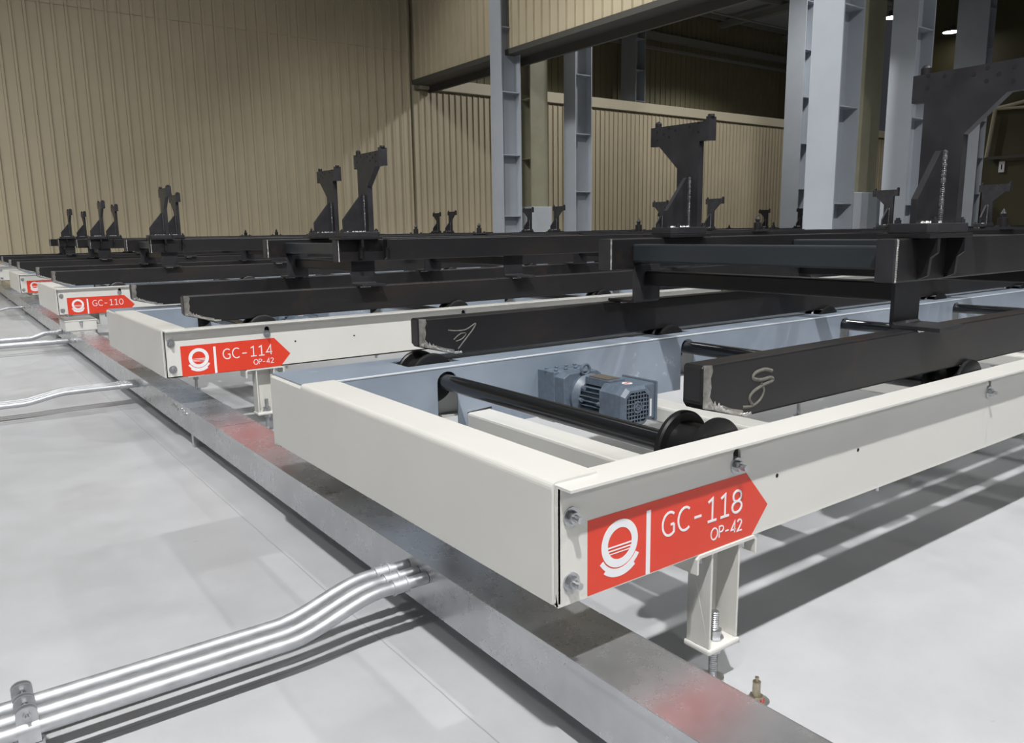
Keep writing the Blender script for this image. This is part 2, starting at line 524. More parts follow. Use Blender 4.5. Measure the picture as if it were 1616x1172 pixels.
# ---- far right: pale tubular frame, notice plate, red stand
t = thing('tubular_frame', 'pale tubular steel frame mounted on the dark right wall above a small notice', 'frame', (29.8, 12.0, 2.0))
def fr():
    m = MB()
    P = [(29.8,12.55,4.30),(29.8,12.10,4.32),(29.8,10.5,4.55)]
    m.tube([Vector(p)-Vector((29.8,12,2.0)) for p in P], .06, 8)
    m.tube([Vector(p)-Vector((29.8,12,2.0)) for p in [(29.8,12.10,4.32),(29.8,10.5,4.22)]], .05, 8)
    m.tube([Vector(p)-Vector((29.8,12,2.0)) for p in [(29.8,12.10,4.32),(29.8,12.26,2.68)]], .07, 8)
    return m
part('frame_tube', None, fr, 'trimtan', t)
part('lower_rail', None, lambda: MB().box(-.06,.02,-1.8,.28,.60,.70), 'trimdark', t)
o = link('notice_plate', MB().box(29.93, 29.99, 11.70, 11.88, 2.15, 2.52).box(29.92, 29.935, 11.77, 11.80, 2.25, 2.42, 1).mesh('notice_plate'), ['white', 'dark'])
tag(o, 'small white notice with a dark mark on the dark right wall', 'sign')
o = link('barrier_stand', MB().box(29.0,29.06,12.15,12.75,.64,.71).box(29.0,29.06,12.42,12.48,FZ,.66).box(28.85,29.2,12.3,12.6,FZ,FZ+.03).mesh('barrier_stand'), ['redpaint'])
tag(o, 'small red T-shaped stand far behind the pallets at the right', 'stand')

# ------------------------------------------------------------------ roller beds
BW = 1.26      # width of a bed
YW = 1.03      # inner wall of the drive cover
RX = [0.432 + 1.03*i for i in range(20)]

def bolt_mb(c, d, r=.0105, washer=.016, L=.024):
    c = Vector(c); d = Vector(d)
    m = MB()
    m.cyl(c, c + d*.003, washer, 20)
    m.hexn(c + d*.003, c + d*.012, r)
    m.cyl(c + d*.012, c + d*L, r*.55, 12)
    return m

def emblem_mb():
    """flat white emblem: ring, three bars in its lower half, stepped cradle below"""
    m = MB()
    cx, cz, y0, y1 = .1315, -.1255, -.0012, -.0004
    def band(r0, r1, a0, a1, n=40):
        vs, fs = [], []
        for i in range(n+1):
            a = math.radians(a0 + (a1-a0)*i/n)
            for r in (r0, r1):
                for y in (y0, y1):
                    vs.append((cx+r*math.cos(a), y, cz+r*math.sin(a)))
        for i in range(n):
            b = i*4
            fs += [(b, b+2, b+6, b+4), (b+1, b+5, b+7, b+3), (b+2, b+3, b+7, b+6), (b, b+4, b+5, b+1)]
        fs += [(0,1,3,2), (n*4, n*4+2, n*4+3, n*4+1)]
        m.add(vs, fs)
    band(.0272, .0412, 0, 359.9, 72)
    for dz, th in ((-.0035, .0024), (-.0095, .0020), (-.0150, .0014)):
        hw = math.sqrt(.0272**2 - dz*dz)
        m.box(cx-hw, cx+hw, y0, y1, cz+dz-th/2, cz+dz+th/2)
    band(.0435, .0520, -148, -32)
    band(.0515, .0575, -128, -52)
    return m

def arc(cx, cz, rx, rz, a0, a1, n=18):
    return [(cx+rx*math.cos(math.radians(a0+(a1-a0)*k/n)), cz+rz*math.sin(math.radians(a0+(a1-a0)*k/n))) for k in range(n+1)]
GLYPH = {   # strokes on a cell 0.6 wide, 1 high
    'G': [arc(.36,.5,.33,.5,52,308) + [(.565,.46)], [(.40,.46),(.565,.46)]],
    'C': [arc(.36,.5,.33,.5,52,308)],
    '-': [[(.08,.40),(.44,.40)]],
    '1': [[(.10,.86),(.32,1.0),(.32,.0)], [(.08,.0),(.54,.0)]],
    '8': [arc(.3,.755,.21,.245,0,360,28), arc(.3,.26,.25,.26,0,360,28)],
    '4': [[(.43,.0),(.43,1.0),(.06,.27),(.55,.27)]],
    '0': [arc(.3,.5,.25,.5,0,360,32)],
    'O': [arc(.36,.5,.34,.5,0,360,32)],
    'P': [[(.08,.0),(.08,1.0),(.28,1.0)] + arc(.28,.745,.24,.255,90,-90,14) + [(.08,.49)]],
    '2': [[(.10,.82)] + arc(.28,.74,.23,.26,140,-10,12) + [(.40,.45),(.09,.0),(.57,.0)]],
}
def text_mesh(body, x0, x1, z0, z1, wd=.0042):
    m = MB()
    adv = {'-': .68, 'G': .74, 'C': .72, 'O': .80, 'P': .62}
    tot = sum(adv.get(c, .66) for c in body) - .06
    H = z1 - z0 - wd
    sx = (x1 - x0) / tot
    u = 0
    y0, y1 = -.0012, -.0004
    for c in body:
        for st in GLYPH[c]:
            y0 -= .00006
            pts = [(x0 + (u + p[0])*sx, z0 + wd/2 + p[1]*H) for p in st]
            cl = (abs(pts[0][0]-pts[-1][0]) + abs(pts[0][1]-pts[-1][1])) < 1e-6
            n = len(pts)
            L_, R_ = [], []
            for i in range(n):
                a = Vector(pts[i-1] if i > 0 else (pts[-2] if cl else pts[0]))
                b = Vector(pts[i+1] if i < n-1 else (pts[1] if cl else pts[-1]))
                p = Vector(pts[i])
                d0 = (p-a).normalized() if (p-a).length > 1e-9 else (b-p).normalized()
                d1 = (b-p).normalized() if (b-p).length > 1e-9 else d0
                nn = Vector((-(d0+d1).y, (d0+d1).x))
                nn = nn.normalized() if nn.length > 1e-6 else Vector((-d0.y, d0.x))
                k = 1/max(.45, nn.dot(Vector((-d0.y, d0.x))))
                L_.append(p + nn*wd/2*k); R_.append(p - nn*wd/2*k)
            vs = []
            for q, w_ in zip(L_, R_):
                vs += [(q.x, y0, q.y), (w_.x, y0, w_.y), (q.x, y1, q.y), (w_.x, y1, w_.y)]
            fs = []
            for i in range(n-1):
                b = i*4
                fs += [(b, b+1, b+5, b+4), (b+2, b+6, b+7, b+3), (b, b+4, b+6, b+2), (b+1, b+3, b+7, b+5)]
            m.add(vs, fs)
        u += adv.get(c, .66)
    return m.mesh('lettering')

def sign(parent, code, op, L):
    s = part('number_sign', 'sign', lambda: MB().prism([(.061,-.0705),(.458,-.0705),(.528,-.147),(.482,-.1985),(.061,-.1985)], 'y', -.0006, .0), 'red', parent, 0, L)
    s['label'] = 'red arrow-shaped number sign'
    part('emblem', 'emblem', emblem_mb, 'white', s)
    part('divider_bar', 'divbar', lambda: MB().box(.1930,.2030,-.0012,-.0004,-.1985,-.0840), 'white', s)
    if code:
        link('number_lettering', text_mesh(code, .231, .449, -.1440, -.0975), 'white', s)
    if op:
        link('small_lettering', text_mesh(op, .361, .451, -.1815, -.1570, .0026), 'white', s)
    return s

def rail_mb(Lx):
    m = MB()
    holes = [(x-.003, -.030) for x in RX if x < Lx]
    # web with a key slot at every roller: build between slots
    xs = [0.0]
    for hx, hz in holes:
        xs += [hx-.011, hx+.011]
    xs.append(Lx)
    for i in range(0, len(xs)-1, 2):
        m.box(xs[i], xs[i+1], 0, .006, -.2, -.004)
    for hx, hz in holes:
        m.box(hx-.011, hx+.011, 0, .006, -.2, -.052)
        pts = [(hx-.011, -.004), (hx-.011, -.028)] + [(hx-.011*math.cos(a), -.028+.011*math.sin(a)) for a in [PI*k/8 for k in range(1, 8)]] + [(hx+.011, -.028), (hx+.011, -.004)]
        m.prism(pts, 'y', 0, .006)
    m.box(0, Lx, -.030, .040, -.005, 0)          # top flange to both sides
    m.box(0, Lx, .0, .045, -.2, -.194)           # lower flange inward
    m.box(0, .005, .0, .050, -.198, -.004)       # return at the corner
    return m

def front_mb():
    """cross channel across the near end, large bend radius along its top"""
    r = .012
    arc = [(-.006 + r - r*math.cos(a), -r + r*math.sin(a)+.004) for a in [PI/2*k/5 for k in range(6)]]
    out = [(-.006, -.196)] + arc + [(.088, .004), (.088, -.001), (.006, -.001), (-.001, -.008), (-.001, -.190), (.06, -.190), (.06, -.196)]
    m = MB()
    m.prism(out, 'y', .008, 1.027)
    m.prism([(-.006,-.196),(-.006,-.008),(-.001,-.004),(.004,-.004),(-.001,-.190),(.06,-.190),(.06,-.196)], 'y', 1.027, 1.245)
    return m

def cover_mb(Lx):
    m = MB()
    sl = [x+.005 for x in RX if x < Lx-.1]
    # inner wall: notched outline
    pts = [(.006, -.004), (.006, -.2)]
    for i, x in enumerate(sl):
        pts += [(x-.034, -.2), (x-.034, -.045)] + [(x-.0+.034*-math.cos(a), -.045+.030*math.sin(a)) for a in [PI*k/8 for k in range(1, 8)]] + [(x+.034, -.045), (x+.034, -.2)]
        if i == 0:
            pts += [(x+.072, -.2), (x+.066, -.146), (x+.155, -.140), (x+.158, -.2)]
    pts += [(Lx, -.2), (Lx, -.004)]
    m.prism(pts, 'y', YW, YW+.003)
    # top with openings for the wheels
    cuts = [(x-.088, x+.088) for x in RX if x < Lx-.1]
    x = 0.004
    for a, b in cuts:
        m.box(x, a, YW, BW, -.003, .0)
        m.box(a, b, YW, 1.092, -.003, .0); m.box(a, b, 1.208, BW, -.003, .0)
        x = b
    m.box(x, Lx, YW, BW, -.003, 0)
    # bent tab beside the first slot
    m.add([(.472, YW, -.2), (.505, YW, -.2), (.50, YW-.035, -.262), (.462, YW-.035, -.262)], [(0,1,2,3)])
    m.add([(.472, YW+.002, -.2), (.505, YW+.002, -.2), (.50, YW-.033, -.262), (.462, YW-.033, -.262)], [(3,2,1,0)])
    return m

def roller(parent, x, L, key):
    z = -.045
    r = thing_part = part('roller', 'roller_shaft', lambda: MB().cyl((0, .15, 0), (0, 1.098, 0), .0235, 32), 'gloss', parent, 0, (L[0]+x, L[1], L[2]+z))
    def wheel(y0):
        prof = [(0,0),(0,.066),(.004,.0745),(.012,.0745),(.016,.071),(.017,.054),(.083,.054),(.084,.071),(.088,.0745),(.096,.0745),(.100,.066),(.100,0)]
        return MB().lathe((0, y0, 0), (0,1,0), prof, 56)
    part('flanged_wheel', 'wheel_n', lambda: wheel(.045), 'rubber', r)
    part('flanged_wheel', 'wheel_f', lambda: wheel(1.100), 'rubber', r)
    part('axle_end', 'axle', lambda: MB().cyl((0,.004,0), (0,.05,0), .010, 14), 'zinc', r)
    return r

def leg(parent, x, y, L, near=True):
    lg = part('support_leg', 'leg_'+str(near), lambda: MB().box(0,.005,0,.055,-.40,-.206).box(.078,.083,0,.055,-.40,-.206).box(0,.083,.050,.055,-.40,-.206), 'cream', parent, .001, (L[0]+x, L[1]+y, L[2]))
    part('foot_plate', 'footpl', lambda: MB().box(-.004,.087,-.004,.060,-.412,-.400), 'cream', lg, .004)
    part('saddle_plate', 'saddle', lambda: MB().prism([(-.045,-.236),(-.045,-.207),(-.038,-.2),(.120,-.2),(.127,-.207),(.127,-.236),(.122,-.236),(.122,-.209),(.118,-.206),(-.036,-.206),(-.040,-.209),(-.040,-.236)], 'y', -.004, .075), 'cream', lg)
    def rod():
        m = MB()
        m.cyl((.046,.026,FZ+.008), (.046,.026,-.345), .0078, 16)
        for k in range(30):
            z = -.470 + k*.0042
            m.lathe((.046,.026,z), (0,0,1), [(0,.0078),(.0012,.0092),(.0024,.0078)], 14)
        return m
    part('levelling_bolt', 'rod', rod, 'zinc', lg)
    part('nut', 'nuts', lambda: MB().cyl((.046,.026,-.400),(.046,.026,-.397),.0185,24).hexn((.046,.026,-.397),(.046,.026,-.382),.0155).hexn((.046,.026,-.428),(.046,.026,-.412),.0155), 'zinc', lg)
    part('foot_disc', 'fdisc', lambda: MB().cyl((.046,.026,FZ),(.046,.026,FZ+.008),.022,24), 'zinc', lg)
    for bx in (-.022, .100):
        part('saddle_bolt', 'sbolt', lambda: MB().hexn((0,.012,-.222),(0,.012,-.206),.0075), 'zinc', lg, 0, (bx, 0, 0))
    return lg

def gear_motor(parent, L):
    """geared motor, axis along y, bolted to the drive cover's inner wall"""
    X, Z = .862, -.122
    g = part('gear_motor', 'gearbox', lambda: gearbox_mb(), 'motor', parent, .006, L, 3)
    g['label'] = 'blue-grey geared motor'
    def body():
        m = MB()
        m.lathe((X,.905,Z),(0,-1,0),[(0,0),(0,.068),(.012,.070),(.024,.060),(.030,.054),(.030,0)],40)
        m.cyl((X,.885,Z),(X,.765,Z),.046,32)
        for k in range(26):
            a = 2*PI*k/26
            if abs(math.sin(a)) > .80 and math.sin(a) > 0: continue
            c, s_ = math.cos(a), math.sin(a)
            t = .0011
            pts = [(X+c*.044-s_*t, Z+s_*.044+c*t), (X+c*.0595-s_*t, Z+s_*.0595+c*t), (X+c*.0595+s_*t, Z+s_*.0595-c*t), (X+c*.044+s_*t, Z+s_*.044-c*t)]
            m.prism(pts, 'y', .770, .872)
        for a in (35, 145, -35, -145, 180, 0):
            c, s_ = math.cos(math.radians(a)), math.sin(math.radians(a))
            for y in (.780, .862):
                m.cyl((X+c*.060, y-.006, Z+s_*.060), (X+c*.060, y+.006, Z+s_*.060), .0065, 12)
        m.box(X-.030, X+.030, .768, .875, Z+.045, Z+.066)
        # lifting eye
        pts = [(X-.012+.016*math.cos(a), .895, Z+.083+.016*math.sin(a)) for a in [2*PI*i/18 for i in range(19)]]
        m.tube(pts, .0045, 8)
        return m
    part('motor_body', 'mbody', body, 'motor', g)
    def cowl():
        m = MB()
        def ring(h, c):
            return [(X-h+c, Z-h), (X+h-c, Z-h), (X+h, Z-h+c), (X+h, Z+h-c), (X+h-c, Z+h), (X-h+c, Z+h), (X-h, Z+h-c), (X-h, Z-h+c)]
        secs = [(.780, .0605, .020), (.712, .0610, .021), (.694, .0585, .021), (.683, .0500, .018)]
        vs = []
        for y, h, c in secs:
            vs += [(p[0], y, p[1]) for p in ring(h, c)]
        fs = []
        for i in range(len(secs)-1):
            for k in range(8):
                fs.append((i*8+k, i*8+(k+1) % 8, (i+1)*8+(k+1) % 8, (i+1)*8+k))
        m.add(vs, fs)
        m.add(vs[:8], [tuple(range(8))])
        # grille: dark recess with bars in front
        last = ring(.0455, .016)
        m.add([(p[0], .686, p[1]) for p in last], [tuple(range(8))], 1)
        o8, i8 = ring(.050, .018), ring(.0435, .0155)
        m.add([(p[0], .683, p[1]) for p in o8] + [(p[0], .6825, p[1]) for p in i8], [(k, (k+1) % 8, 8+(k+1) % 8, 8+k) for k in range(8)])
        for k in range(-3, 4):
            e = .0435 - max(0, abs(k)-1.2)*.0055
            m.box(X+k*.0118-.0013, X+k*.0118+.0013, .6815, .685, Z-e, Z+e)
            m.box(X-e, X+e, .6812, .6847, Z+k*.0118-.0013, Z+k*.0118+.0013)
        m.lathe((X, .685, Z), (0,-1,0), [(0,.018),(.0045,.018),(.0045,.0145),(0,.0145)], 24)
        m.lathe((X, .685, Z), (0,-1,0), [(0,.009),(.005,.009),(.005,.0055),(0,.0055)], 18)
        return m
    part('fan_cowl', 'cowl', cowl, ['motor', 'dark'], g)
    part('terminal_box', 'tbox', lambda: MB().box(X+.045, X+.090, .700, .835, Z-.050, Z+.058).box(X+.088, X+.096, .694, .841, Z-.056, Z+.064), 'motor', g, .004)
    part('nameplate', 'nplate', lambda: MB().box(X-.022, X+.026, .785, .868, Z+.0665, Z+.0685), 'brown', g)
    part('round_sticker', 'sticker', lambda: MB().cyl((X+.008,.735,Z+.0608),(X+.008,.735,Z+.0618),.016,24,mi=0,smooth=False).box(X-.001,X+.017,.730,.740,Z+.0618,Z+.0622,1), ['white', 'red'], g)
    part('white_strip', 'wstrip', lambda: MB().box(X+.066, X+.074, .6985, .700, Z-.040, Z+.012), 'white', g)
    return g

def gearbox_mb():
    X, Z = .862, -.122
    m = MB()
    m.box(.770, .925, .950, YW, -.205, -.046)
    m.prism([(.775,-.200),(.920,-.200),(.925,-.060),(.905,-.048),(.795,-.048),(.772,-.060)], 'y', .905, .952)
    for (bx, by) in ((.79,.965),(.83,.965),(.87,.965),(.905,.965),(.79,1.01),(.83,1.01),(.87,1.01),(.905,1.01)):
        m.hexn((bx,by,-.046),(bx,by,-.041),.007)
    m.box(.765,.93,.985,.992,-.05,-.043)
    return m

def roller_bed(y, Lx, code, op, label, motor=True, detail=True, signed=True):
    t = thing('roller_bed', label, 'conveyor', (0, y, FZ), 'roller beds side by side along the wireway')
    L = (0, 0, -FZ)
    part('side_rail', ('rail', Lx), lambda: rail_mb(Lx), 'cream', t, .0012, L)
    part('end_beam', 'front', front_mb, 'cream', t, 0, L)
    part('end_beam', ('rear', Lx), lambda: MB().box(Lx-.006, Lx, .008, 1.245, -.196, .004).box(Lx-.08, Lx, .008, 1.245, -.002, .004), 'cream', t, 0, L)
    part('drive_cover', ('cover', Lx), lambda: cover_mb(Lx), 'cover', t, 0, L)
    part('edge_highlight', ('edge_hl', Lx), lambda: MB().prism([(YW-.0012,-.004),(YW-.0012,-.0008),(YW+.0006,.0008),(YW+.0035,.0008),(YW+.0035,-.002)], 'x', .088, Lx), 'edge', t, 0, L)  # pale strip painting the light caught along the cover's edge
    part('far_side_rail', ('farrail', Lx), lambda: MB().box(0, Lx, BW, BW+.006, -.2, -.004).box(0, Lx, BW-.03, BW+.006, -.206, -.2), 'cream', t, 0, L)
    xs = [.505] + [1.0+.9*k for k in range(int((Lx-1.2)/.9))]
    for cx in xs:
        part('cross_member', 'cm', lambda: MB().box(0, .088, .006, YW+.02, -.2, -.148), 'cream', t, .007, (cx, 0, L[2]))
    n = [x for x in RX if x < Lx-.1]
    for x in n:
        roller(t, x, L, Lx)
        part('rail_bolt', 'rbolt', lambda: bolt_mb((-.005, 0, -.050), (0,-1,0)), 'zinc', t, 0, (x, 0, L[2]))
    for bz in (-.055, -.163):
        part('corner_bolt', ('cbolt', bz), lambda: bolt_mb((.026, 0, bz), (0,-1,0)), 'zinc', t, 0, L)
    if signed:
        sign(t, code, op, L)
    if motor:
        gear_motor(t, L)
    k = 0
    x = .367
    while x < Lx:
        leg(t, x, 0.0, L); leg(t, x, BW-.07, L, False)
        x += 2.05
    # small holes and underside screws of the rail
    for hx in (.555, .843):
        part('screw_hole', 'hole', lambda: MB().cyl((0,-.0006,0),(0,.0,0),.0042,12,smooth=False), 'dark', t, 0, (hx, 0, L[2]-.095))
    for hx in (.515, .96, 1.9):
        part('underside_screw', 'uscrew', lambda: MB().cyl((0,.016,-.204),(0,.016,-.2),.011,14).hexn((0,.016,-.216),(0,.016,-.204),.0065), 'zinc', t, 0, (hx, 0, L[2]))
    return t

YB = [0.0, 2.53, 5.88, 8.92, 12.0]
roller_bed(YB[0], 6.6, 'GC-118', 'OP-42', 'cream roller bed in the foreground, its red sign reads GC-118')
roller_bed(YB[1], 13.2, 'GC-114', 'OP-42', 'cream roller bed whose red sign reads GC-114')
roller_bed(YB[2], 13.2, 'GC-110', None, 'cream roller bed whose red sign reads GC-110, above a grey junction box')
roller_bed(YB[3], 19.6, None, None, 'cream roller bed at the far left showing only the emblem of its red sign')
roller_bed(YB[4], 19.6, None, None, 'farthest cream roller bed, cut by the left edge of the photo', signed=False)

# ------------------------------------------------------------------ pallets
def runner_mb(y0, y1, Lx=6.2):
    out = [(0,.126),(0,.056),(.008,.046),(.125,.015),(Lx-.125,.015),(Lx,.05),(Lx,.131),(.005,.131)]
    return MB().prism(out, 'y', y0, y1)

def nose_weld(y0, s):
    """ragged weld and ground patches on the nose of a runner (s = -1 faces -y)"""
    m = MB()
    rnd = random.Random(3)
    lo, hi = [], []
    n = 34
    for i in range(n+1):
        x = .006 + i*.0042
        z0 = max(.0515 - x*.28, .0165)
        lo.append((x, z0))
        hi.append((x, z0 + (.006 + .012*math.exp(-((x-.03)/.03)**2)) * rnd.uniform(.35, 1.15)))
    for i in range(n):
        m.add([(lo[i][0], y0+s*.0004, lo[i][1]), (lo[i+1][0], y0+s*.0004, lo[i+1][1]), (hi[i+1][0], y0+s*rnd.uniform(.0004,.0022), hi[i+1][1]), (hi[i][0], y0+s*.0010, hi[i][1])], [(0,1,2,3)])
        m.add([(hi[i][0], y0+s*.0010, hi[i][1]), (hi[i+1][0], y0+s*.0010, hi[i+1][1]), (hi[i+1][0], y0, hi[i+1][1]+.001), (hi[i][0], y0, hi[i][1]+.001)], [(0,1,2,3)])
    return m

def ground_patch(y0, s):
    m = MB()
    pts = [(.001,.132),(.024,.130),(.027,.118),(.021,.105),(.024,.088),(.020,.070),(.034,.052),(.060,.048),(.085,.038),(.120,.030),(.125,.0155),(.03,.043),(.001,.050)]
    m.prism(pts, 'y', y0, y0 + s*.0007)
    return m

def smooth_path(P, n=5):
    out = []
    for i in range(len(P)-1):
        p0 = P[max(i-1, 0)]; p1 = P[i]; p2 = P[i+1]; p3 = P[min(i+2, len(P)-1)]
        for k in range(n):
            t = k/n
            out.append(tuple(.5*((2*b)+(-a+c)*t+(2*a-5*b+4*c-d)*t*t+(-a+3*b-3*c+d)*t**3) for a, b, c, d in zip(p0, p1, p2, p3)))
    return out + [P[-1]]

def scrawl_mb(y0, kind):
    m = MB()
    if kind == 0:
        P = [(.21,.098),(.185,.104),(.155,.100),(.150,.090),(.175,.084),(.205,.085),(.213,.078),(.18,.072),(.150,.062),(.140,.050),(.150,.036)]
        m.tube([(x, y0+.0012, z) for x, z in smooth_path(P)], .0042, 6)
        m.tube([(x, y0+.0012, z) for x, z in smooth_path([(.175,.077),(.186,.062),(.175,.044),(.15,.034),(.12,.036)])], .0035, 6)
    else:
        P = [(.10,.090),(.13,.086),(.165,.087),(.20,.103),(.19,.085),(.165,.060),(.135,.030)]
        m.tube([(x, y0+.0012, z) for x, z in smooth_path(P)], .0028, 6)
        m.tube([(x, y0+.0012, z) for x, z in smooth_path([(.12,.060),(.145,.076),(.165,.074),(.150,.060),(.128,.054)])], .0024, 6)
    return m

def fixture(parent, x, far, key):
    """T-headed upright bracket with gusset and pins. Near one: arm toward -y; far one: arm toward +y"""
    yc = 1.08 if far else .100
    s = 1 if far else -1          # direction of the long arm
    zb = .387
    def P(dy, z): return (s*dy, z)
    out = [P(-.050, zb), P(-.050, .684), P(-.082, .684), P(-.082, .750), P(.183, .752), P(.183, .684), P(.140, .682), P(.050, .597), P(.050, zb)]
    h = []
    for (dy, z) in ((.150,.735),(.150,.705),(.118,.724),(.092,.742),(.092,.712),(.062,.732),(-.005,.738),(-.045,.752-.006),(-.045,.716)):
        h.append((dy, z))
    def body():
        m = MB().prism(out, 'x', 0, .026)
        for dy, z in h:
            m.cyl((-.0006, s*dy, z), (.0, s*dy, z), .0052, 10, mi=1, smooth=False)
        return m
    def knob():
        return MB().cyl((.014, (.158 if far else .058), .750), (.014, (.158 if far else .058), .766), .012, 14).lathe((.014, (.158 if far else .058), .766), (0,0,1), [(0,.012),(.006,.008),(.009,0)], 14)
    b = part('fixture_bracket', ('fix', far), body, ['plate', 'dark'], parent, 0, (x, yc, 0))
    part('gusset', ('gus', far), lambda: MB().prism([(0, zb), (0, .560), (-.012, .562), (-.110, .445), (-.110, zb)], 'y', -.008, .008), 'plate', b)
    def wseam():
        m = MB()
        rnd = random.Random(5)
        for i in range(34):
            z = .392 + i*.005
            m.lathe((-.001, -.012, z), (-1, -.6, 0), [(-.003,.0085), (rnd.uniform(.001,.003), .006), (.0045,0)], 8)
        return m
    part('weld_seam', 'wseam', wseam, 'seam', b)
    def pins():
        m = MB()
        dy = -.082 if far else -.183      # always the end toward the viewer's right
        a, c_ = dy - .012, dy
        m.box(-.004, .036, a, c_, .684, .764)
        m.cyl((.016, (a+c_)/2, .764), (.016, (a+c_)/2, .772), .012, 14)
        return m
    part('dowel_block', ('pins', far), pins, 'plate', b)
    part('dowel_pin', ('knob', far), knob, 'mill', b)
    def base():
        m = MB()
        m.prism([(-.130,-.045),(-.110,-.062),(.040,-.062),(.055,-.050),(.055,.050),(.040,.062),(-.110,.062),(-.130,.045)], 'z', .363, .387)
        return m
    bp = part('base_plate', 'fbase', base, 'plate', parent, .002, (x, yc, 0))
    part('shim_plate', 'shim', lambda: MB().box(-.155,.060,-.066,.066,.352,.363), 'mill', parent, .001, (x, yc, 0))
    for (bx, by) in ((-.095,-.045),(-.095,.045),(.040,-.045),(.040,.045)):
        part('base_bolt', 'fbb', lambda: MB().hexn((0,0,.387), (0,0,.396), .009).cyl((0,0,.396), (0,0,.401), .005, 10), 'plate', bp, 0, (bx, by, 0))
    def wb():
        m = MB(); rnd = random.Random(9)
        for i in range(22):
            m.lathe((-.10+i*.0068, -.014 if i % 3 else .0, .388), (0,0,1), [(-.002,.006),(rnd.uniform(.001,.004),.004),(.005,0)], 7)
        return m
    part('base_weld', 'fbw', wb, 'weld', bp)

def locating_pin(parent, x, y):
    f = part('locating_pin', 'lpin', lambda: MB().lathe((0,0,.364),(0,0,1),[(0,.021),(0,.026),(.050,.026),(.052,.014),(.060,.014),(.074,.018),(.094,.006),(.106,.0)],20), 'mill', parent, 0, (x, y, 0))
    part('pin_flange', 'lpf', lambda: MB().box(-.085,.085,-.05,.05,.352,.364).hexn((-.065,.0,.364),(-.065,.0,.378),.011).hexn((.065,.0,.364),(.065,.0,.378),.011), 'plate', f)
    return f

